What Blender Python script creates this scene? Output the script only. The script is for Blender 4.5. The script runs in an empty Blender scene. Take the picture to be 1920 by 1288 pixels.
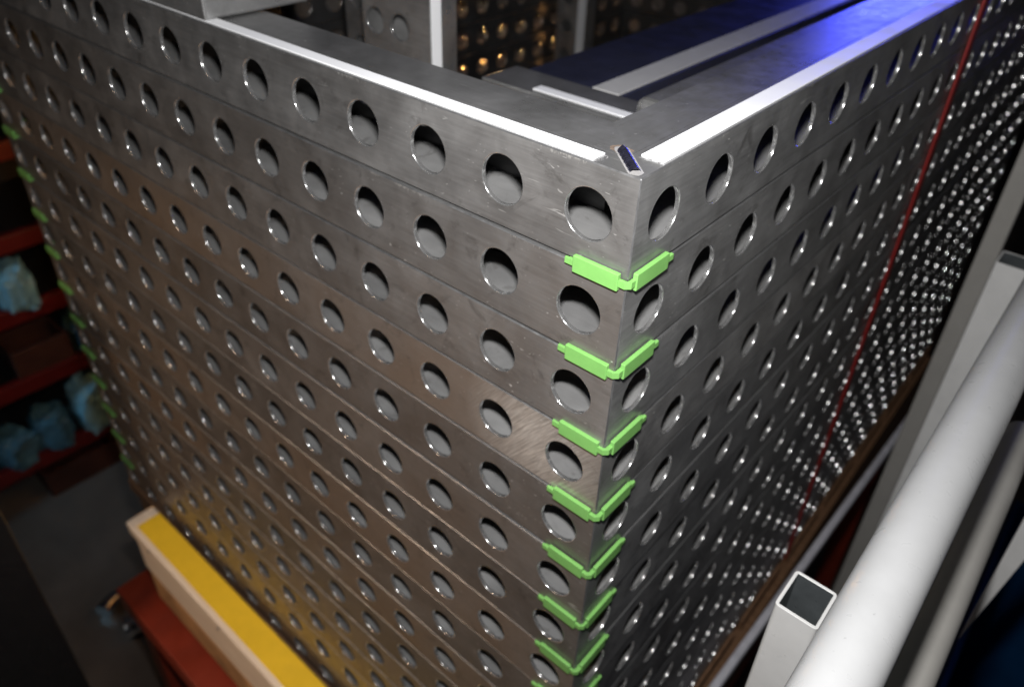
import bpy, bmesh, math, random
from mathutils import Vector, Matrix

random.seed(7)
S = 0.05                      # one hole pitch of the frames is 50 mm; everything below is laid out in pitches
C = bpy.context.scene.collection
sc = bpy.context.scene

# ------------------------------------------------------------------ camera
cam = bpy.data.cameras.new("camera")
cam.sensor_width = 36.0
cam.lens = 26.9
cam.shift_x = -0.0022
cam.shift_y = -0.0417
cam.clip_start = 0.01
cam.clip_end = 100
cam_o = bpy.data.objects.new("camera", cam)
C.objects.link(cam_o)
CAM = Vector((2.835, -4.966, 2.5916))
cam_o.location = CAM * S
cam_o.rotation_euler = (0.9764, -0.0312, 0.7122)
cam.dof.use_dof = True
cam.dof.focus_distance = 6.35 * S
cam.dof.aperture_fstop = 8.5
cam.dof.aperture_blades = 7
sc.camera = cam_o

# ------------------------------------------------------------------ world and lamps
w = bpy.data.worlds.new("World")
sc.world = w
w.use_nodes = True
w.node_tree.nodes["Background"].inputs[0].default_value = (0.55, 0.6, 0.75, 1)
w.node_tree.nodes["Background"].inputs[1].default_value = 0.018

def area(name, loc, target, sx, sy, power, col, spread=math.pi):
    l = bpy.data.lights.new(name, 'AREA')
    l.shape = 'RECTANGLE'
    l.size = sx * S
    l.size_y = sy * S
    l.energy = power
    l.color = col
    l.spread = spread
    o = bpy.data.objects.new(name, l)
    C.objects.link(o)
    o.location = Vector(loc) * S
    d = (Vector(target) - Vector(loc)).normalized()
    o.rotation_euler = d.to_track_quat('-Z', 'Y').to_euler()
    return o

rot = cam_o.rotation_euler.to_matrix()
up = rot @ Vector((0, 1, 0))
fwd = rot @ Vector((0, 0, -1))
flash_at = CAM + up * 1.2 + fwd * 0.4
area("camera_flash", flash_at, flash_at + fwd * 10 - up * 0.6, 0.55, 0.28, 4.3, (1.0, 0.985, 0.97))
# hall light: a warm lamp over the aisle on the left, a blue work lamp far down on the right, cool daylight by the rack
area("hall_lamp_warm", (-34, -44, 40), (-28, -36, -32), 8, 8, 22, (1.0, 0.66, 0.43), math.radians(46))
area("warm_fill", (-15, -19, 5), (-8, 0, -15), 3, 3, 0.8, (1.0, 0.72, 0.50), math.radians(60))  # unseen warm fill added to lift the yellow beam and lower left steel
area("work_lamp_blue", (-11, 56, 8.5), (-1, 8, 2), 12, 6, 1.15, (0.07, 0.09, 1.0), math.radians(50))
area("orange_backglow", (-44, 36, -13), (-15, 12, -4), 18, 9, 36.0, (1.0, 0.50, 0.16), math.radians(40))  # added glow standing in for the orange-lit background behind the frame holes
area("cool_daylight", (-32, -22, -2), (-36.5, 4, -26), 6, 6, 0.42, (0.32, 0.72, 1.0), math.radians(50))

sc.view_settings.view_transform = 'Standard'
sc.view_settings.look = 'None'
sc.view_settings.exposure = 0.0
sc.view_settings.gamma = 1.0
sc.render.engine = 'CYCLES'
sc.cycles.sample_clamp_indirect = 6.0

# ------------------------------------------------------------------ materials
class NT:
    def __init__(self, name):
        self.m = bpy.data.materials.new(name)
        self.m.use_nodes = True
        self.t = self.m.node_tree
        self.p = self.t.nodes["Principled BSDF"]
    def n(self, typ, **kw):
        nd = self.t.nodes.new(typ)
        for k, v in kw.items():
            setattr(nd, k, v)
        return nd
    def l(self, a, b):
        self.t.links.new(a, b)
    def set(self, **kw):
        for k, v in kw.items():
            k = k.replace('_', ' ')
            self.p.inputs[k].default_value = v if not isinstance(v, tuple) else (*v, 1.0)
    def coord(self, scale=(1, 1, 1), rnd=True):
        tc = self.n("ShaderNodeTexCoord")
        out = tc.outputs["Object"]
        if rnd:
            oi = self.n("ShaderNodeObjectInfo")
            mu = self.n("ShaderNodeMath", operation='MULTIPLY')
            mu.inputs[1].default_value = 37.0
            self.l(oi.outputs["Random"], mu.inputs[0])
            ad = self.n("ShaderNodeVectorMath", operation='ADD')
            self.l(out, ad.inputs[0])
            self.l(mu.outputs[0], ad.inputs[1])
            out = ad.outputs[0]
        mp = self.n("ShaderNodeVectorMath", operation='MULTIPLY')
        mp.inputs[1].default_value = scale
        self.l(out, mp.inputs[0])
        return mp.outputs[0]
    def noise(self, vec, scale, detail=3, rough=0.55, dist=0.0):
        nz = self.n("ShaderNodeTexNoise")
        nz.inputs["Scale"].default_value = scale
        nz.inputs["Detail"].default_value = detail
        nz.inputs["Roughness"].default_value = rough
        nz.inputs["Distortion"].default_value = dist
        self.l(vec, nz.inputs["Vector"])
        return nz.outputs["Fac"]
    def ramp(self, fac, stops):
        r = self.n("ShaderNodeValToRGB")
        e = r.color_ramp.elements
        while len(e) < len(stops):
            e.new(0.5)
        for q, (pos, c) in zip(e, stops):
            q.position = pos
            q.color = (*c, 1) if isinstance(c, tuple) else (c, c, c, 1)
        self.l(fac, r.inputs[0])
        return r.outputs[0]
    def mix(self, fac, a, b, mode='MIX'):
        m = self.n("ShaderNodeMix", data_type='RGBA', blend_type=mode)
        for inp, v in ((m.inputs[0], fac), (m.inputs[6], a), (m.inputs[7], b)):
            if isinstance(v, (int, float)):
                inp.default_value = v
            elif isinstance(v, tuple):
                inp.default_value = (*v, 1)
            else:
                self.l(v, inp)
        return m.outputs[2]
    def math(self, op, a, b=0.0):
        m = self.n("ShaderNodeMath", operation=op)
        for inp, v in zip(m.inputs, (a, b)):
            if isinstance(v, (int, float)):
                inp.default_value = v
            else:
                self.l(v, inp)
        return m.outputs[0]
    def bump(self, h, strength=0.2, dist=0.0005):
        b = self.n("ShaderNodeBump")
        b.inputs["Strength"].default_value = strength
        b.inputs["Distance"].default_value = dist
        self.l(h, b.inputs["Height"])
        self.l(b.outputs[0], self.p.inputs["Normal"])

def steel(name, lo, hi, metallic, r0, r1, brown=0.0, chips=True, dirt=0.6):
    k = NT(name)
    v = k.coord()
    vs = k.coord((3, 60, 60))
    cloud = k.noise(v, 28, 4, 0.6, 0.4)
    big = k.noise(v, 7, 3, 0.5, 0.3)
    streak = k.noise(vs, 9, 4, 0.7)
    spots = k.noise(v, 160, 3, 0.6)
    f = k.math('ADD', k.math('MULTIPLY', cloud, 0.65), k.math('MULTIPLY', streak, 0.35))
    col = k.ramp(f, [(0.3, lo), (0.72, hi)])
    col = k.mix(1.0, col, k.ramp(k.noise(v, 11, 3, 0.6, 0.6), [(0.32, 0.72), (0.68, 1.18)]), 'MULTIPLY')
    if brown:
        at = k.n("ShaderNodeAttribute", attribute_type='OBJECT', attribute_name='tone')
        bf = k.math('MULTIPLY', k.math('MULTIPLY', big, 1.6), at.outputs["Fac"])
        bf = k.n("ShaderNodeClamp").inputs[0].node if False else bf
        col = k.mix(k.math('MINIMUM', bf, 1.0), col, tuple(c * 1.0 for c in (0.235, 0.18, 0.138)))
    dark = k.ramp(k.noise(v, 55, 5, 0.7, 0.8), [(0.57, 0.0), (0.72, 1.0)])
    if brown:
        al = k.n("ShaderNodeAttribute", attribute_type='OBJECT', attribute_name='albedo')
        col = k.mix(1.0, col, al.outputs["Color"], 'MULTIPLY')
    col = k.mix(k.math('MULTIPLY', dark, dirt), col, (0.07, 0.066, 0.062))
    rg = k.ramp(k.math('ADD', k.math('MULTIPLY', cloud, 0.5), k.math('MULTIPLY', spots, 0.5)), [(0.35, r0), (0.65, r1)])
    if chips:
        vc = k.coord((1, 1.0, 2.2))
        ch = k.ramp(k.noise(vc, 330, 2, 0.5), [(0.715, 0.0), (0.75, 1.0)])
        mask = k.ramp(k.noise(v, 22, 2, 0.5), [(0.42, 0.0), (0.62, 1.0)])
        cf = k.math('MULTIPLY', ch, mask)
        sc_v = k.coord((25, 400, 180))
        scr = k.ramp(k.noise(sc_v, 2.4, 2, 0.5, 1.2), [(0.70, 0.0), (0.73, 1.0)])
        m2 = k.ramp(k.noise(v, 15, 2, 0.5), [(0.54, 0.0), (0.66, 1.0)])
        cf = k.math('MAXIMUM', cf, k.math('MULTIPLY', k.math('MULTIPLY', scr, m2), 0.5))
        col = k.mix(cf, col, (0.80, 0.80, 0.78))
    if brown:
        # bare scraped metal in short runs just under the upper edge
        sp = k.n("ShaderNodeSeparateXYZ")
        k.l(k.n("ShaderNodeTexCoord").outputs["Object"], sp.inputs[0])
        band = k.n("ShaderNodeMapRange"); band.inputs[1].default_value = -0.0045; band.inputs[2].default_value = -0.0008
        k.l(sp.outputs[2], band.inputs[0])
        wv = k.coord((1300, 1300, 420))
        runs = k.ramp(k.noise(v, 26, 2, 0.5), [(0.50, 0.0), (0.66, 0.30)])
        wn = k.math('ADD', k.math('MULTIPLY', k.noise(wv, 1.0, 2, 0.6), 0.7), k.math('MULTIPLY', band.outputs[0], runs))
        col = k.mix(k.math('MULTIPLY', k.ramp(wn, [(0.57, 0.0), (0.70, 1.0)]), 0.5), col, (0.70, 0.69, 0.65))
        # brushed scratch fan, its specular sheen painted in, only on frames with a scuff value
        sa = k.n("ShaderNodeAttribute", attribute_type='OBJECT', attribute_name='scuff')
        raw = k.n("ShaderNodeTexCoord").outputs["Object"]
        ds = k.n("ShaderNodeVectorMath", operation='DISTANCE')
        k.l(raw, ds.inputs[0]); ds.inputs[1].default_value = (-0.043, 0, -0.022)
        mask = k.ramp(ds.outputs["Value"], [(0.012, 1.0), (0.055, 0.0)])
        rt = k.n("ShaderNodeVectorRotate", rotation_type='Y_AXIS'); rt.inputs["Angle"].default_value = 0.9
        k.l(raw, rt.inputs["Vector"])
        st = k.n("ShaderNodeVectorMath", operation='MULTIPLY'); st.inputs[1].default_value = (60, 1, 900)
        k.l(rt.outputs[0], st.inputs[0])
        br = k.ramp(k.noise(st.outputs[0], 1.0, 3, 0.6, 0.6), [(0.35, 0.25), (0.7, 1.0)])
        sf = k.math('MULTIPLY', k.math('MULTIPLY', mask, br), sa.outputs["Fac"])
        col = k.mix(sf, col, (0.78, 0.74, 0.69))
    k.l(col, k.p.inputs["Base Color"])
    k.l(rg, k.p.inputs["Roughness"])
    k.set(Metallic=metallic)
    h = k.math('ADD', k.math('MULTIPLY', streak, 0.5), k.math('MULTIPLY', cloud, 1.0))
    k.bump(h, 0.12, 0.0006)
    return k.m

def plain(name, col, rough=0.5, metallic=0.0, var=0.12, scale=40, bump=0.0, specks=0.0, layers=False, **kw):
    k = NT(name)
    v = k.coord()
    nz = k.noise(v, scale, 4, 0.6)
    c2 = tuple(c * (1 - var) for c in col)
    c1 = tuple(min(1.0, c * (1 + var)) for c in col)
    colr = k.ramp(nz, [(0.3, c2), (0.7, c1)])
    if specks:
        sm = k.ramp(k.noise(v, 18, 4, 0.65, 0.5), [(0.45, 0.0), (0.75, 0.22)])
        colr = k.mix(k.math('MULTIPLY', sm, specks), colr, tuple(c * 0.55 for c in col))
        sp = k.ramp(k.noise(v, 420, 2, 0.5), [(0.72, 0.0), (0.76, 1.0)])
        spm = k.ramp(k.noise(v, 30, 2, 0.5), [(0.45, 0.0), (0.6, 0.7)])
        colr = k.mix(k.math('MULTIPLY', k.math('MULTIPLY', sp, spm), specks), colr, tuple(c * 0.3 for c in col))
    k.l(colr, k.p.inputs["Base Color"])
    if layers:
        lv = k.coord((0, 0, 1), rnd=False)
        wn = k.noise(lv, 9000, 1, 0.5)
        k.bump(wn, 0.25, 0.0002)
    r = k.ramp(k.noise(v, scale * 2.3, 3), [(0.3, max(0.02, rough - 0.08)), (0.7, min(1, rough + 0.08))])
    k.l(r, k.p.inputs["Roughness"])
    k.set(Metallic=metallic, **kw)
    if bump:
        k.bump(nz, bump, 0.001)
    return k.m

M = {}
M['steel'] = steel("frame_steel", 0.15, 0.35, 0.62, 0.28, 0.48, brown=1.0)
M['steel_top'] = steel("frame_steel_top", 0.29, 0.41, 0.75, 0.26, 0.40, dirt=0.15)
M['edge'] = plain("worn_edge_steel", (0.26, 0.26, 0.265), 0.40, 0.8, 0.25, 120)
M['rim'] = plain("cut_rim_steel", (0.76, 0.76, 0.76), 0.17, 0.9, 0.15, 300)
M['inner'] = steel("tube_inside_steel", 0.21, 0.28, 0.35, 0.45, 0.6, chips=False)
M['inner_face'] = steel("inner_face_steel", 0.04, 0.08, 0.4, 0.35, 0.5, chips=False)  # darker steel for the inward faces of the frames
M['white_strip'] = plain("white_strip", (0.90, 0.91, 0.93), 0.45, 0.0, 0.02, 20)
M['green'] = plain("green_plastic", (0.165, 0.385, 0.10), 0.40, 0.0, 0.06, 120, layers=True, specks=0.5)
M['bead'] = plain("weld_bead_oxide", (0.07, 0.07, 0.11), 0.25, 0.85, 0.4, 300)
M['halo'] = plain("weld_halo", (0.27, 0.265, 0.265), 0.6, 0.1, 0.15, 400)
M['scorch'] = plain("weld_scorch", (0.16, 0.12, 0.09), 0.6, 0.1, 0.3, 400)
M['red_strap'] = plain("red_strap", (0.26, 0.010, 0.008), 0.55, 0.0, 0.1, 200)
M['white_paint'] = plain("white_powder_coat", (0.52, 0.52, 0.515), 0.35, 0.0, 0.03, 60, 0.03, specks=1.0)
M['rail_grey'] = plain("dull_white_coat", (0.33, 0.32, 0.30), 0.45, 0.0, 0.04, 60)
M['rail_white'] = plain("white_rail_coat", (0.43, 0.435, 0.44), 0.34, 0.0, 0.03, 60, 0.03, specks=0.45)
M['grey_paint'] = plain("grey_powder_coat", (0.33, 0.32, 0.30), 0.4, 0.0, 0.05, 60)
M['tube_dark'] = plain("shaded_tube_inside", (0.09, 0.10, 0.105), 0.35, 0.5, 0.3, 40)  # dark colour puts shade inside the open post tops

# ------------------------------------------------------------------ mesh helpers
class MB:
    def __init__(self):
        self.v = []
        self.f = []
        self.m = []
        self.s = []
    def add(self, pts, faces, mat=0, smooth=False):
        b = len(self.v)
        self.v += [tuple(p) for p in pts]
        for f in faces:
            self.f.append([b + i for i in f])
            self.m.append(mat)
            self.s.append(smooth)
    def quad(self, a, b, c, d, mat=0):
        self.add([a, b, c, d], [(0, 1, 2, 3)], mat)
    def box(self, lo, hi, mat=0):
        x0, y0, z0 = lo
        x1, y1, z1 = hi
        p = [(x0, y0, z0), (x1, y0, z0), (x1, y1, z0), (x0, y1, z0), (x0, y0, z1), (x1, y0, z1), (x1, y1, z1), (x0, y1, z1)]
        self.add(p, [(0, 3, 2, 1), (4, 5, 6, 7), (0, 1, 5, 4), (1, 2, 6, 5), (2, 3, 7, 6), (3, 0, 4, 7)], mat)
    def tube(self, path, r, n=20, mat=0, cap=True):
        rings = []
        pv = [Vector(p) for p in path]
        ref = Vector((0.13, 0.21, 0.97))
        for i, p in enumerate(pv):
            t = (pv[min(i + 1, len(pv) - 1)] - pv[max(i - 1, 0)]).normalized()
            if abs(t.dot(ref)) > 0.95:
                ref = Vector((1, 0.1, 0))
            a = t.cross(ref).normalized()
            b = t.cross(a)
            rr = r[i] if isinstance(r, (list, tuple)) else r
            rings.append([p + a * math.cos(2 * math.pi * k / n) * rr + b * math.sin(2 * math.pi * k / n) * rr for k in range(n)])
        pts = [q for ring in rings for q in ring]
        fs = []
        for i in range(len(rings) - 1):
            for k in range(n):
                fs.append((i * n + k, i * n + (k + 1) % n, (i + 1) * n + (k + 1) % n, (i + 1) * n + k))
        self.add(pts, fs, mat, True)
        if cap:
            self.add(rings[0], [tuple(range(n))[::-1]], mat)
            self.add(rings[-1], [tuple(range(n))], mat)
    def mesh(self, name, mats, bevel=0.0, seg=2, scale=S):
        me = bpy.data.meshes.new(name)
        me.from_pydata([(x * scale, y * scale, z * scale) for x, y, z in self.v], [], self.f)
        for q in mats:
            me.materials.append(M[q] if isinstance(q, str) else q)
        for p, mi, sm in zip(me.polygons, self.m, self.s):
            p.material_index = mi
            p.use_smooth = sm
        bm = bmesh.new()
        bm.from_mesh(me)
        if bevel:
            bmesh.ops.remove_doubles(bm, verts=bm.verts, dist=1e-6)
            ed = [e for e in bm.edges if len(e.link_faces) == 2 and e.calc_face_angle(0) > 0.6]
            bmesh.ops.bevel(bm, geom=ed, offset=bevel * scale, segments=seg, profile=0.5, affect='EDGES')
            bmesh.ops.recalc_face_normals(bm, faces=bm.faces)
        bm.to_mesh(me)
        bm.free()
        me.update()
        return me

def put(name, me, parent=None, loc=(0, 0, 0), rotz=0.0, **props):
    o = bpy.data.objects.new(name, me)
    C.objects.link(o)
    o.location = Vector(loc) * S
    o.rotation_euler = (0, 0, rotz)
    if parent:
        o.parent = parent
    for k, v in props.items():
        o[k] = v
    return o

def thing(name, label, cat, loc=(0, 0, 0), rotz=0.0, group=None):
    o = put(name, None, None, loc, rotz, label=label, category=cat)
    if group:
        o['group'] = group
    return o

# ------------------------------------------------------------------ perforated frames
W = 0.88           # tube width
HT = 0.978         # tube height
PITCH = 1.007      # layer pitch
R = 0.250          # hole radius
A0 = 0.48          # first hole from the corner
T = 0.045          # wall thickness
CH = 0.012         # edge chamfer
NS = 40

def hole_cell(b, x0, x1, xc, z0, z1, zc, y, ny, r, mat=0, rim=2, depth=T):
    """flat plate cell with a hole; outward normal is (0, ny, 0), the rim runs inward"""
    rc = r + 0.011
    q = NS // 4
    ring = [(xc + rc * math.cos(2 * math.pi * k / NS), y, zc + rc * math.sin(2 * math.pi * k / NS)) for k in range(NS)]
    mids = [(x1, y, zc), (xc, y, z1), (x0, y, zc), (xc, y, z0)]
    cor = [(x1, y, z1), (x0, y, z1), (x0, y, z0), (x1, y, z0)]
    for k in range(4):
        arc = [ring[(k * q + j) % NS] for j in range(q + 1)]
        poly = [mids[k], cor[k], mids[(k + 1) % 4]] + arc[::-1]
        if ny > 0:
            poly = poly[::-1]
        b.add(poly, [tuple(range(len(poly)))], mat)
    # rounded rim, then the cut wall
    prof = [(0.011 * (1 - math.sin(t_ * math.pi / 8)), 0.011 * (1 - math.cos(t_ * math.pi / 8))) for t_ in range(5)] + [(0.0, depth)]
    rings = []
    for dr, dy in prof:
        rings += [(xc + (r + dr) * math.cos(2 * math.pi * k / NS), y - ny * dy, zc + (r + dr) * math.sin(2 * math.pi * k / NS)) for k in range(NS)]
    fs = []
    for j in range(len(prof) - 1):
        for k in range(NS):
            f = (j * NS + k, j * NS + (k + 1) % NS, (j + 1) * NS + (k + 1) % NS, (j + 1) * NS + k)
            fs.append(f if ny < 0 else f[::-1])
    b.add(rings, fs, rim, True)

def beam_mesh(name, L, holes=True, mats=('steel', 'edge', 'rim', 'inner', 'steel_top', 'inner_face')):
    b = MB()
    n = int(round(L))
    c = CH
    zc = -HT / 2
    # outer face, y = 0
    edges = [-c] + [-(A0 + 0.5 + k) for k in range(n - 1)] + [-L + c]
    for k in range(n):
        x1, x0 = edges[k], edges[k + 1]
        hole_cell(b, x0, x1, -(A0 + k), -HT + c, -c, zc, 0.0, -1, R)
    # chamfers along the outer edges and the mitred corner edges
    b.quad((-L + c, 0, -c), (-c, 0, -c), (-c, c, 0), (-L + c, c, 0), 1)
    b.quad((-L + c, c, -HT), (-c, c, -HT), (-c, 0, -HT + c), (-L + c, 0, -HT + c), 1)
    h = c / 2
    b.quad((-c, 0, -HT + c), (-h, h, -HT + c), (-h, h, -c), (-c, 0, -c), 1)
    b.quad((-L + h, h, -HT + c), (-L + c, 0, -HT + c), (-L + c, 0, -c), (-L + h, h, -c), 1)
    b.add([(-c, 0, -c), (-h, h, -c), (-c, c, 0)], [(0, 1, 2)], 1)
    b.add([(-L + c, 0, -c), (-L + h, h, -c), (-L + c, c, 0)], [(0, 2, 1)], 1)
    # top and bottom plates
    b.quad((-L + c, c, 0), (-c, c, 0), (-W, W, 0), (-L + W, W, 0), 4)
    b.quad((-L + c, c, -T), (-L + W, W, -T), (-W, W, -T), (-c, c, -T), 3)
    b.quad((-L + c, c, -HT), (-L + W, W, -HT), (-W, W, -HT), (-c, c, -HT), 0)
    b.quad((-L + T, T, -HT + T), (-T, T, -HT + T), (-W, W, -HT + T), (-L + W, W, -HT + T), 3)
    # inner face, y = W
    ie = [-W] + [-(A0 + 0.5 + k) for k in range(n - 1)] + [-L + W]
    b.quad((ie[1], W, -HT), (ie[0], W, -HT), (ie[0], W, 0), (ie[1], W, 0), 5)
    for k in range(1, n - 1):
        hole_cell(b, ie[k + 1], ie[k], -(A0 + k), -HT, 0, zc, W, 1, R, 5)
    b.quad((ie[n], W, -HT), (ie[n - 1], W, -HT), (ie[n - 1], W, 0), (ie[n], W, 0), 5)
    return b.mesh(name, mats)

LX, LY, LAYERS = 15.96, 23.96, 15
me_x = beam_mesh("frame_beam_short", LX)
me_y = beam_mesh("frame_beam_long", LY)
ORD = ["topmost", "second", "third", "fourth", "fifth", "sixth", "seventh", "eighth", "ninth", "tenth", "eleventh",
       "twelfth", "thirteenth", "fourteenth", "lowest"]
tones = [0.08, 0.35, 0.30, 0.85, 0.45, 0.55, 0.35, 0.8, 0.5, 0.9, 0.5, 0.8, 0.9, 0.7, 0.9]  # brown per frame, strong on front beams to paint in warm reflected light
frames = []
for i in range(LAYERS):
    lab = ("topmost perforated steel frame of the stack, white strips and weld bead on top" if i == 0 else
           "lowest perforated steel frame of the stack, just above the pallet" if i == LAYERS - 1 else
           f"{ORD[i]} perforated steel frame counted from the top of the stack")
    jx, jy = (0, 0) if i == 0 else (random.uniform(-.010, .006), random.uniform(-.006, .010))
    t = thing("perforated_frame", lab, "steel frame", (jx, jy, -i * PITCH), 0 if i == 0 else random.uniform(-.0004, .0004), "stack of perforated frames")
    tn = tones[i]
    a = put("front_beam", me_x, t, (0, 0, 0), 0, tone=tn)
    b_ = put("side_beam", me_y, t, (0, LY, 0), math.pi / 2, tone=tn * 0.12)
    c_ = put("back_beam", me_x, t, (-LX, LY, 0), math.pi, tone=0.1)
    d_ = put("far_beam", me_y, t, (-LX, 0, 0), -math.pi / 2, tone=0.1)
    alb = [1.0, .92, 1.02, 1.15, .82, .98, .78, 1.08, .85, 1.1, .8, 1.0, .9, 1.1, .9][i]  # per-frame steel brightness, also painting in the reflection bands from row to row
    for q in (a, b_, c_, d_):
        q["albedo"] = alb
    b_["albedo"] = 0.5 + 0.5 * alb
    a["scuff"] = 1.0 if i == 3 else 0.0
    if i:
        for q in (a, b_):
            q.rotation_euler.x = random.uniform(-.011, .011)
    frames.append(t)
top = frames[0]

# white strips on the top frame
b = MB(); b.box((-LX + .5, 0.035, 0.001), (-0.5, 0.205, 0.016))
put("white_strip", b.mesh("strip_short", ['white_strip'], 0.004), top)
b = MB(); b.box((-0.262, 0.40, 0.001), (-0.035, LY - .5, 0.016))
put("white_strip", b.mesh("strip_long", ['white_strip'], 0.004), top)
# scribed lines beside the strips
b = MB(); b.box((-LX + 1, 0.285, 0.0008), (-0.42, 0.291, 0.002))
put("scribe_line", b.mesh("scribe_short", ['edge']), top)
b = MB(); b.box((-0.335, 0.36, 0.0008), (-0.329, LY - 1, 0.002))
put("scribe_line", b.mesh("scribe_long", ['edge']), top)
# glue scraped at the strip ends
def residue(x0, x1, y0, y1):
    b = MB()
    for k in range(12):
        x = random.uniform(x0, x1); y = random.uniform(y0, y1)
        a = random.uniform(0, 3.14); l = random.uniform(.006, .02); ww = random.uniform(.002, .006)
        dx, dy = math.cos(a) * l, math.sin(a) * l
        nx, ny = -math.sin(a) * ww, math.cos(a) * ww
        b.quad((x - dx - nx, y - dy - ny, .0015), (x + dx - nx, y + dy - ny, .0015), (x + dx + nx, y + dy + ny, .0015), (x - dx + nx, y - dy + ny, .0015))
    return b.mesh("glue_flakes", ['halo'])
put("glue_residue", residue(-.49, -.44, .04, .2), top)
put("glue_residue", residue(-.26, -.04, .345, .39), top)

# weld bead across the mitre
P0, P1 = Vector((-0.460, 0.400, 0)), Vector((-0.105, 0.075, 0))
dirv = (P1 - P0).normalized(); nrm = Vector((-dirv.y, dirv.x, 0)); LB = (P1 - P0).length
b = MB()
NU, NV = 150, 13
pts = []
for i in range(NU + 1):
    u = i / NU
    for j in range(NV + 1):
        s = -1 + 2 * j / NV
        hw = 0.050 * (1 - 0.04 * math.sin(u * 41)) * min(1, math.sqrt(max(0.0, 1 - max(0, (0.06 - u) / 0.06) ** 2)) + .05)
        ph = (u * 13 + 0.6 * s * s) % 1.0
        hgt = 0.026 * math.sqrt(max(0, 1 - s * s * 0.96)) + 0.018 * (1 - ph) * (1 - s * s)
        p = P0 + dirv * (u * LB) + nrm * (s * hw)
        pts.append((p.x, p.y, 0.0005 + hgt if abs(s) < 1 else 0.0005))
fs = [(i * (NV + 1) + j, (i + 1) * (NV + 1) + j, (i + 1) * (NV + 1) + j + 1, i * (NV + 1) + j + 1) for i in range(NU) for j in range(NV)]
b.add(pts, fs, 0, True)
bead = put("weld_bead", b.mesh("weld_bead", ['bead']), top)
b = MB()
def blob(ctr_a, ctr_b, hw, z, wob):
    pts = []
    for k in range(48):
        a = 2 * math.pi * k / 48
        base = ctr_b if math.cos(a) > 0 else ctr_a
        rr = hw * (1 + wob * math.sin(5 * a + 1) + wob * .6 * math.sin(11 * a))
        p = base + dirv * (math.cos(a) * rr) + nrm * (math.sin(a) * rr)
        pts.append((p.x, p.y, z))
    return pts
b.add(blob(P0, P1 - dirv * .01, 0.067, 0.0016, .04), [tuple(range(48))])
put("weld_halo", b.mesh("weld_halo", ['halo']), bead)
b = MB()
b.add(blob(P0 - dirv * .012 - nrm * .02, P0 + dirv * .02 + nrm * .01, 0.085, 0.0009, .06), [tuple(range(48))])
put("scorch_mark", b.mesh("weld_scorch", ['scorch']), bead)

# ------------------------------------------------------------------ green corner clips between the layers
def clip_parts():
    out = []
    b = MB(); b.box((-0.560, -0.058, -0.085), (-0.066, -0.008, 0.088))
    out.append(("left_plate", b.mesh("clip_left_plate", ['green'], 0.008)))
    b = MB(); b.box((0.008, 0.066, -0.085), (0.058, 0.60, 0.088))
    out.append(("right_plate", b.mesh("clip_right_plate", ['green'], 0.008)))
    b = MB()
    # web that lies in the gap and shows as tabs and a V round the corner
    def prism(poly, z0, z1):
        n = len(poly)
        b.add([(x, y, z0) for x, y in poly] + [(x, y, z1) for x, y in poly],
              [tuple(range(n))[::-1], tuple(range(n, 2 * n))] + [(k, (k + 1) % n, n + (k + 1) % n, n + k) for k in range(n)])
    o1, o2 = 0.046, 0.012
    # tabs past the plates and the V: thicker outside the faces
    prism([(-0.665, -0.012), (-0.655, -o1), (-0.55, -o1), (-0.55, -0.010)], -0.030, 0.026)
    prism([(0.010, 0.59), (o1, 0.59), (o1, 0.70), (0.012, 0.71)], -0.030, 0.026)
    prism([(-0.075, -0.010), (-0.075, -o1), (0.0, -o1), (o1, 0.0), (o1, 0.075), (0.010, 0.075), (0.010, 0.004), (-0.004, -0.010)], -0.036, 0.030)
    # thin web inside the gap
    prism([(-0.64, -0.012), (-0.004, -0.012), (0.012, 0.004), (0.012, 0.70), (-0.25, 0.70), (-0.25, 0.25), (-0.64, 0.25)], -0.0085, 0.0085)
    out.append(("web", b.mesh("clip_web", ['green'])))
    return out
clip_me = clip_parts()
def add_clip(label, loc, rotz, group):
    t = thing("corner_clip", label, "corner clip", loc, rotz, group)
    for nm, me in clip_me:
        put(nm, me, t)
    return t
for i in range(1, 9):
    z = -i * PITCH + (PITCH - HT) / 2
    where = "just below the weld bead" if i == 1 else "cut by the photo edge" if i == 8 else None
    lab = (f"{ORD[i - 1] if i > 1 else 'topmost'} bright green plastic clip on the near corner" + (", " + where if where else ", counted from the top"))
    add_clip(lab, (random.uniform(0, .006), random.uniform(-.006, 0), z), 0, "green clips on the near corner")
for i in range(3, 15):
    z = -i * PITCH + (PITCH - HT) / 2
    add_clip(f"small blurred green clip on the far left corner, under the {ORD[i - 1]} frame", (-LX, 0, z), -math.pi / 2, "green clips on the far left corner")

# ------------------------------------------------------------------ red strap round the stack
b = MB()
pts = []
zt, zb, xo = 0.03, -LAYERS * PITCH - 0.02, 0.03
b.box((0.016, 10.68, zb), (0.05, 10.98, zt))
b.box((-W, 10.68, 0.018), (0.016, 10.98, 0.034))
strap = put("red_strap", b.mesh("red_strap", ['red_strap'], 0.004), None,
            label="thin red strap running down the right side of the stack", category="strap")

# ------------------------------------------------------------------ capped tube lying on the top frame (top left)
t = thing("capped_tube", "plain steel tube with closed end lying on the top frame, top left", "steel tube", (-6.45, 0.02, 0.018))
b = MB(); b.box((-3.6, 0, 0), (0, 1.55, 1.3))
put("tube_wall", b.mesh("capped_tube", ['steel_top'], 0.02), t)
b = MB(); b.box((0.0015, 0.03, 0.03), (0.012, 1.52, 1.27))
put("end_cap", b.mesh("capped_tube_end", ['steel_top'], 0.004), t)

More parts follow.
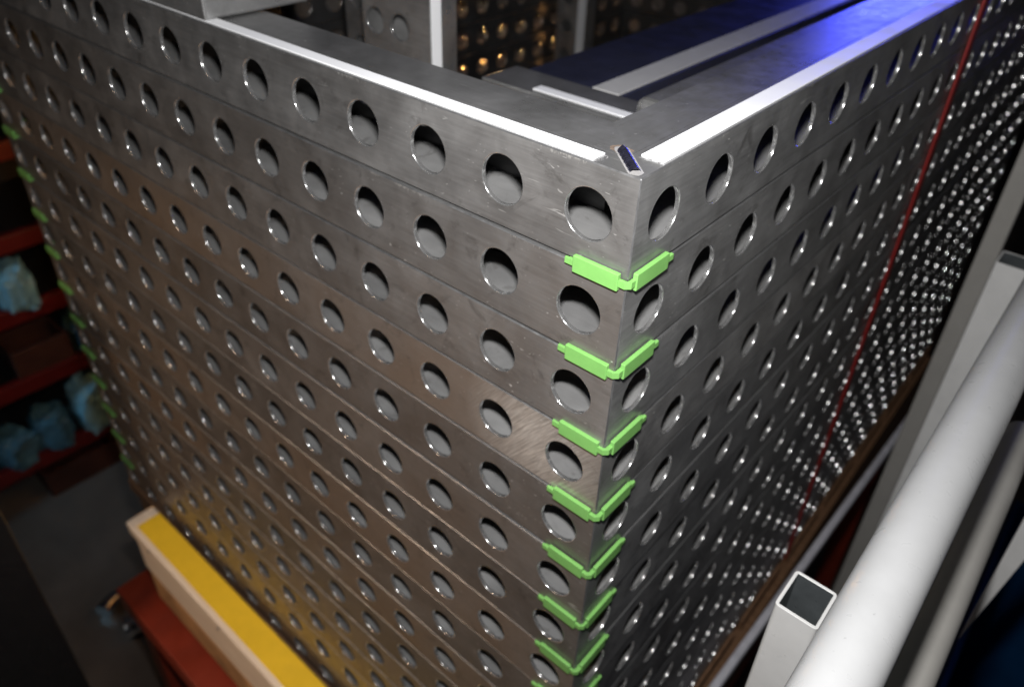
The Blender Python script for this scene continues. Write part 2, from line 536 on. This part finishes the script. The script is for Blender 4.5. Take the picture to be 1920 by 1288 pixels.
# ------------------------------------------------------------------ things standing inside the stack
def upright(name, label, loc, wx, wy, h, cols, z_off, strip_x, ext=0.0, mats=('steel', 'edge', 'rim', 'inner', 'steel_top')):
    t = thing(name, label, "steel tube", loc)
    b = MB()
    n = int(h)
    cw = wx / cols
    for c in range(cols):
        for k in range(n):
            hole_cell(b, c * cw, (c + 1) * cw, (c + .5) * cw, -k - 1, -k, -k - .5 + z_off, 0, -1, 0.22)
    if ext:
        b.quad((wx, 0, -n), (wx + ext, 0, -n), (wx + ext, 0, 0), (wx, 0, 0), 0)
        wx += ext
    b.quad((wx, 0, -n), (wx, wy, -n), (wx, wy, 0), (wx, 0, 0), 4)
    b.quad((0, wy, -n), (0, 0, -n), (0, 0, 0), (0, wy, 0), 4)
    b.quad((wx, wy, -n), (0, wy, -n), (0, wy, 0), (wx, wy, 0), 3)
    b.quad((0, 0, 0), (wx, 0, 0), (wx, wy, 0), (0, wy, 0), 4)
    o = put("tube_wall", b.mesh(name, mats), t, tone=0.05, albedo=1.1)
    b = MB(); b.box((wx + .002, .03, -n), (wx + .018, .03 + strip_x, -.02))
    put("white_strip", b.mesh(name + "_strip", ['white_strip'], 0.004), t)
    return t
upright("upright_tube", "broad upright perforated tube with white edge strip inside the stack", (-8.12, 3.85, 1.4), 1.26, 0.62, 15, 2, 0.23, 0.22, 0.41)
upright("upright_tube", "narrow upright perforated tube far inside the stack, beside the dark inner wall", (-14.65, 18, 0.7), 0.9, 1.1, 15, 1, 0.14, 0.45)
upright("upright_tube", "upright tube partly hidden behind the broad upright, only its strip showing", (-10.6, 5.4, 1.4), 1.66, 0.62, 15, 2, 0.0, 0.22)

# nested lower frame inside
t = thing("nested_frame", "smaller steel frame nested inside the stack with a broad pale strip", "steel frame", (0, 0, -1.0))
b = MB(); b.box((-4.75, 3.25, -.95), (-1.9, 4.05, 0))
put("cross_beam", b.mesh("nested_cross", ['steel_top'], .02), t)
b = MB(); b.box((-3.86, 3.36, .002), (-2.0, 3.55, .018))
put("white_strip", b.mesh("nested_strip", ['white_strip'], .004), t)
b = MB(); b.box((-4.6, 4.08, -.95), (-2.86, 20, -.04))
put("side_beam", b.mesh("nested_side", [plain("dark_navy_steel", (0.035, 0.038, 0.065), 0.35, 0.3, 0.2, 20)], .02), t)  # side beam in a dark navy tone
b = MB(); b.box((-3.36, 4.12, -.037), (-2.90, 20, -.018))
put("pale_strip", b.mesh("nested_pale", ['white_paint'], .004), t)
b = MB(); b.box((-1.66, 2.5, -.95), (-.93, 22, .65))
put("outer_beam", b.mesh("nested_outer", ['steel_top'], .10, 3), t)
for dx in (0, .13):
    b = MB(); b.tube([(-2.12 + dx, 3.95, 0.0), (-2.12 + dx, 3.95, .035)], .045, 14)
    put("screw_head", b.mesh("nested_screw", ['edge']), t)

# ------------------------------------------------------------------ base: pallet, steel edge bar, red platform
ZB = -LAYERS * PITCH + PITCH - HT - 0.01
M['wood_pale'] = None
def wood(name, c0, c1, axis=(1.5, 26, 26)):
    k = NT(name)
    v = k.coord(axis)
    g = k.noise(v, 8, 5, 0.6, 0.6)
    k.l(k.ramp(g, [(0.3, c0), (0.7, c1)]), k.p.inputs["Base Color"])
    k.set(Roughness=0.65)
    k.bump(g, 0.25, 0.0008)
    return k.m
M['wood_pale'] = wood("pale_wood", (0.70, 0.57, 0.45), (0.86, 0.75, 0.62))
M['wood_brown'] = wood("brown_wood", (0.13, 0.065, 0.03), (0.24, 0.13, 0.07))
M['yellow'] = plain("yellow_paint", (0.83, 0.55, 0.03), 0.42, 0.0, 0.07, 30, specks=0.8)
M['card'] = plain("brown_cardboard", (0.42, 0.23, 0.10), 0.8, 0.0, 0.35, 22)
M['red_steel'] = plain("red_oxide_paint", (0.24, 0.028, 0.011), 0.5, 0.1, 0.2, 14)

t = thing("wooden_pallet", "brown wooden pallet carrying the stack, edge showing at the right foot", "pallet", (0, 0, ZB))
for k in range(9):
    y0 = -0.05 + k * 2.72
    b = MB(); b.box((-LX - .1, y0, -.44), (0.07, y0 + 2.3, -.002))
    put("deck_board", b.mesh("deck_board", ['wood_brown'], .02), t)
for k in range(3):
    x0 = -LX + .2 + k * 7.3
    b = MB(); b.box((x0, 0, -2.9), (x0 + 1.4, 24, -.445))
    put("stringer", b.mesh("stringer", ['wood_brown'], .03), t)
b = MB()
b.box((0.04, 4.0, -.16), (.25, 24.2, .16))
put("edge_bar", b.mesh("edge_bar", [plain("brushed_bar", (.80, .79, .86), .4, .2, .15, 60)], .06, 3), None, (0.02, 0, ZB - .1), -0.031,
    label="slim grey steel bar lying along the foot of the stack's right side", category="steel bar")

t = thing("lift_platform", "dark red steel platform under the pallet, corner showing at lower left", "platform", (0, 0, ZB - 2.92))
b = MB(); b.box((-15.2, -1.6, -.9), (0.2, 26, 0))
put("deck", b.mesh("platform_deck", ['red_steel'], .04), t)
for x in (-14.6, -.4):
    for y in (-1.0, 25):
        b = MB(); b.box((x - .4, y - .4, -13.8), (x + .4, y + .4, -.91))
        put("leg", b.mesh("platform_leg", ['red_steel'], .03), t)

t = thing("yellow_topped_beam", "pale wooden beam with yellow painted top in front of the stack's left foot", "wooden beam", (-14.1, -.98, -14.62))
b = MB(); b.box((0, 0, -.42), (13.5, .80, 0))
put("top_board", b.mesh("beam_top_board", ['wood_pale'], .05), t)
b = MB(); b.box((.40, .14, .002), (13.5, .785, .02))
put("yellow_top", b.mesh("beam_yellow", ['yellow'], .01), t)
b = MB(); b.box((.22, .05, -1.75), (13.5, .78, -.425))
put("lower_board", b.mesh("beam_lower_board", ['wood_pale'], .05), t)
b = MB(); b.box((.45, .05, -2.95), (13.4, .74, -1.76))
for xx in (1.2, 4.6, 8.0, 11.4):
    b = MB(); b.tube([(xx, .0, -.2), (xx, -.02, -.2)], .05, 12)
    put("nail_head", b.mesh("nail_head", ['edge']), t)
b = MB(); b.box((.45, .05, -2.95), (13.4, .74, -1.76))
put("cardboard_packing", b.mesh("beam_card", ['card'], .03), t, label="torn brown cardboard under the pale boards")

# ------------------------------------------------------------------ white trolley on the right
ZF = -32.0
trolley = thing("white_trolley", "white tubular trolley with square posts and round rails at lower right", "trolley", (2.2, 4.0, ZF))
def rail(x, z, r, y0, y1, mat, label):
    b = MB(); b.tube([(x - 2.2, y0 - 4, z - ZF), (x - 2.2, y0 - 4 + .1, z - ZF), (x - 2.2, y1 - 4, z - ZF)], r, 56)
    put("rail", b.mesh("trolley_rail", [mat]), trolley, label=label)
rail(2.73, -3.24, .30, -6, 24, 'rail_white', "thick glossy white round rail")
rail(3.31, -5.5, .22, -6, 6.9, 'rail_grey', "thinner rail below the thick one")

def square_post(name, parent, x0, y0, wx, wy, z0, z1, mat, wall=.035):
    b = MB()
    bev = .045
    def rr(ins):
        pts = []
        rad = max(.012, bev - ins)
        for cx, cy, a0 in ((wx - ins - rad, wy - ins - rad, 0), (ins + rad, wy - ins - rad, 90), (ins + rad, ins + rad, 180), (wx - ins - rad, ins + rad, 270)):
            for k in range(5):
                a = math.radians(a0 + k * 22.5)
                pts.append((cx + rad * math.cos(a), cy + rad * math.sin(a)))
        return pts
    o, i_ = rr(0), rr(wall)
    o2, i2 = rr(.006), rr(wall - .006)
    n = len(o)
    def ring(p, z): return [(x, y, z) for x, y in p]
    H = z0 - z1
    for a_, b_, m_ in ((ring(o, H), ring(o, -.006), 0), (ring(o, -.006), ring(o2, 0), 0), (ring(o2, 0), ring(i2, 0), 0), (ring(i2, 0), ring(i_, -.006), 0), (ring(i_, -.006), ring(i_, H), 1)):
        b.add(a_ + b_, [(k, (k + 1) % n, n + (k + 1) % n, n + k) for k in range(n)], m_, True)
    me = b.mesh("square_post", [mat, 'tube_dark'])
    if parent:
        return put(name, me, parent, Vector((x0, y0, z1)) - Vector((2.2, 4.0, ZF)))
    return put(name, me, None, (x0, y0, z1))
square_post("post", trolley, 1.94, .30, .44, .53, ZF, -4.0, 'white_paint')["label"] = "near post with its open square top"
square_post("post", trolley, 1.88, 9.2, .52, .55, ZF, -4.0, 'white_paint')["label"] = "far post with its open square top"
b = MB()
tri = [(3.9 - 2.2, -9.35 - ZF), (4.42 - 2.2, -3.0 - ZF), (3.72 - 2.2, -3.0 - ZF)]
b.add([(x, 2.0, z) for x, z in tri] + [(x, 2.14, z) for x, z in tri], [(0, 1, 2), (5, 4, 3), (0, 3, 4, 1), (1, 4, 5, 2), (2, 5, 3, 0)])
put("gusset_plate", b.mesh("gusset_plate", ['white_paint'], .02), trolley, label="tapering plate at the right edge")
o = square_post("grey_post", None, 1.22, 13.0, .42, .45, ZF, .6, 'grey_paint')
o["label"] = "dark grey square post standing behind the trolley's far post"
o["category"] = "post"

# ------------------------------------------------------------------ hall: floor, rack on the left
k = NT("concrete_floor")
v = k.coord(rnd=False)
nz = k.noise(v, 3.0, 6, 0.6, 0.5)
k.l(k.ramp(nz, [(0.3, (0.085, 0.075, 0.066)), (0.7, (0.17, 0.15, 0.135))]), k.p.inputs["Base Color"])
k.l(k.ramp(k.noise(v, 6, 4), [(0.3, 0.3), (0.7, 0.55)]), k.p.inputs["Roughness"])
M['floor'] = k.m
b = MB(); b.quad((-160, -160, 0), (160, -160, 0), (160, 160, 0), (-160, 160, 0))
put("floor", b.mesh("floor", ['floor']), None, (0, 0, ZF), kind="structure")
M['wall'] = plain("dark_hall_wall", (0.05, 0.05, 0.055), 0.8)
b = MB(); b.quad((-70, -80, 0), (-70, 90, 0), (-70, 90, 90), (-70, -80, 90)); b.quad((-70, 90, 0), (120, 90, 0), (120, 90, 90), (-70, 90, 90))
put("hall_wall", b.mesh("hall_wall", ['wall']), None, (0, 0, ZF), kind="structure")

M['rack_red'] = plain("rack_red_paint", (0.11, 0.005, 0.004), 0.45, 0.0, 0.15, 10)
M['black'] = plain("black_paint", (0.012, 0.012, 0.013), 0.6)
M['blue_wrap'] = plain("blue_wrap_film", (0.06, 0.15, 0.21), 0.14, 0.0, 0.5, 14, 0.8)
M['pale_wrap'] = plain("pale_plastic", (0.22, 0.45, 0.56), 0.15, 0.0, 0.2, 14, 0.5)
M['crate_brown'] = plain("rust_brown_crate", (0.055, 0.018, 0.011), 0.6, 0.0, 0.3, 12)
M['chrome'] = plain("chrome_parts", (0.7, 0.7, 0.7), 0.15, 1.0, 0.1, 30)
rack = thing("shelf_rack", "dark storage rack with red shelf beams at the left edge", "rack", (-36, 0, ZF))
beam_z = [-12.0, -16.4, -20.2, -24.3, -29.2]
for z in beam_z:
    b = MB(); b.box((-.25, -3.2, z - ZF - .45), (.25, 16, z - ZF + .45))
    put("shelf_beam", b.mesh("shelf_beam", ['rack_red'], .05), rack)
    b = MB(); b.box((-7, -3.2, z - ZF - .1), (-.26, 16, z - ZF + .05))
    put("shelf", b.mesh("shelf", ['black']), rack)
for y in (-4.4, 16.2):
    b = MB(); b.box((-.5, y, 0), (.6, y + 1.1, 24))
    put("upright", b.mesh("rack_upright", ['black'], .05), rack)
b = MB(); b.box((-7.2, -4, 0), (-7.05, 17, 24))
put("back_panel", b.mesh("rack_back", ['black']), rack)

def lump(name, label, cat, loc, sx, sy, sz, mat, seed, group=None):
    rnd = random.Random(seed)
    bm = bmesh.new()
    bmesh.ops.create_icosphere(bm, subdivisions=5, radius=1.0)
    from mathutils import noise as mn
    off = Vector((rnd.uniform(0, 50), rnd.uniform(0, 50), rnd.uniform(0, 50)))
    for vv in bm.verts:
        c = vv.co.copy()
        d = 1 + .35 * mn.noise(c * 1.4 + off) + .22 * abs(mn.noise(c * 3.1 + off)) + .12 * mn.noise(c * 7 + off)
        q = Vector([math.copysign(abs(e) ** .55, e) for e in c]) * d
        vv.co = Vector((q.x * sx, q.y * sy, (max(q.z, -.92) + .92) * sz)) * S
    me = bpy.data.meshes.new(name)
    for f in bm.faces:
        f.smooth = True
    bm.to_mesh(me); bm.free()
    me.materials.append(M[mat])
    o = put(name, me, None, loc, rnd.uniform(-.4, .4), label=label, category=cat)
    if group: o['group'] = group
    return o
lump("plastic_bag", "pale blue plastic bag on the upper visible rack shelf", "plastic bag", (-36.4, 3.3, -20.1), .9, .75, 1.2, 'pale_wrap', 1, "bags on the rack")
lump("plastic_bag", "dark blue wrapped bundle on the second visible shelf beside the brown crate", "plastic bag", (-37, 6.2, -24.2), 1.2, 1.1, 1.1, 'blue_wrap', 2, "bags on the rack")
lump("plastic_bag", "bright pale bag on the lowest visible shelf next to the stack", "plastic bag", (-36.6, 4.9, -29.1), 1.0, .9, 1.5, 'pale_wrap', 3, "bags on the rack")
lump("plastic_bag", "blue wrapped bundle in the middle of the lowest visible shelf", "plastic bag", (-36.6, 2.6, -29.1), 1.0, .9, 1.2, 'blue_wrap', 4, "bags on the rack")
lump("plastic_bag", "blue wrapped bundle at the left image edge on the lowest visible shelf", "plastic bag", (-36.6, .6, -29.1), 1.0, .9, 1.0, 'blue_wrap', 5, "bags on the rack")
def crate(label, loc, sx, sy, sz):
    t = thing("open_crate", label, "crate", loc, 0, "crates on the rack")
    for nm, lo, hi in (("crate_side", (0, 0, 0), (.2, sy, sz)), ("crate_side", (sx - .2, 0, 0), (sx, sy, sz)), ("crate_end", (.202, 0, 0), (sx - .202, .2, sz)), ("crate_end", (.202, sy - .2, 0), (sx - .202, sy, sz)), ("crate_floor", (.202, .202, .0), (sx - .202, sy - .202, .2))):
        b = MB(); b.box(lo, hi)
        put(nm, b.mesh("crate_wall", ['crate_brown'], .03), t)
crate("rust brown crate on the middle shelf of the rack", (-38.4, 2.0, -24.2), 2.4, 2.8, 1.9)
crate("rust brown crate under the lowest red beam of the rack", (-38.4, 1.2, ZF + .02), 2.6, 4.0, 1.6)

# bent chrome parts on the floor
def bent(label, loc, r, rad, a0, a1, rz):
    b = MB()
    pts = [(rad * math.cos(a0 + (a1 - a0) * k / 20), rad * math.sin(a0 + (a1 - a0) * k / 20), r) for k in range(21)]
    b.tube(pts, r, 20)
    put("bent_steel_pipe", b.mesh("bent_steel_pipe", ['chrome']), None, loc, rz, label=label, category="pipe", group="shiny pipes on the floor")
bent("shiny bent steel pipe on the floor, nearer the red platform", (-22.6, -.4, ZF + .01), .55, 2.0, 0, 2.6, .4)
bent("shiny bent steel pipe on the floor, further from the red platform", (-25.0, .6, ZF + .01), .4, 1.6, .3, 2.9, .9)

# blue bins at the right edge
M['blue_bin'] = plain("blue_plastic_bin", (0.01, 0.07, 0.20), 0.4, 0.0, 0.2, 10)
def bin_(label, loc, sx, sy, sz):
    t = thing("storage_bin", label, "bin", loc, 0, "blue bins at the right")
    for nm, lo, hi in (("bin_side", (0, 0, 0), (.15, sy, sz)), ("bin_side", (sx - .15, 0, 0), (sx, sy, sz)), ("bin_end", (.152, 0, 0), (sx - .152, .15, sz)), ("bin_end", (.152, sy - .15, 0), (sx - .152, sy, sz)), ("bin_floor", (.152, .152, 0), (sx - .152, sy - .152, .15)), ("rim", (-.1, -.1, sz + .002), (sx + .1, -.0, sz + .25))):
        b = MB(); b.box(lo, hi)
        put(nm, b.mesh("bin_wall", ['blue_bin'], .03), t)
bin_("dark blue bin on the floor in the lower right corner", (4.6, 10, ZF + .02), 9, 10, 15)

b = MB(); b.box((-2.2, -1.8, 0), (0, 0, 26))
put("black_post", b.mesh("black_post", ['black'], .06), None, (-14.25, -3.34, ZF), label="black steel post in the lower left corner, nearest the camera", category="post")
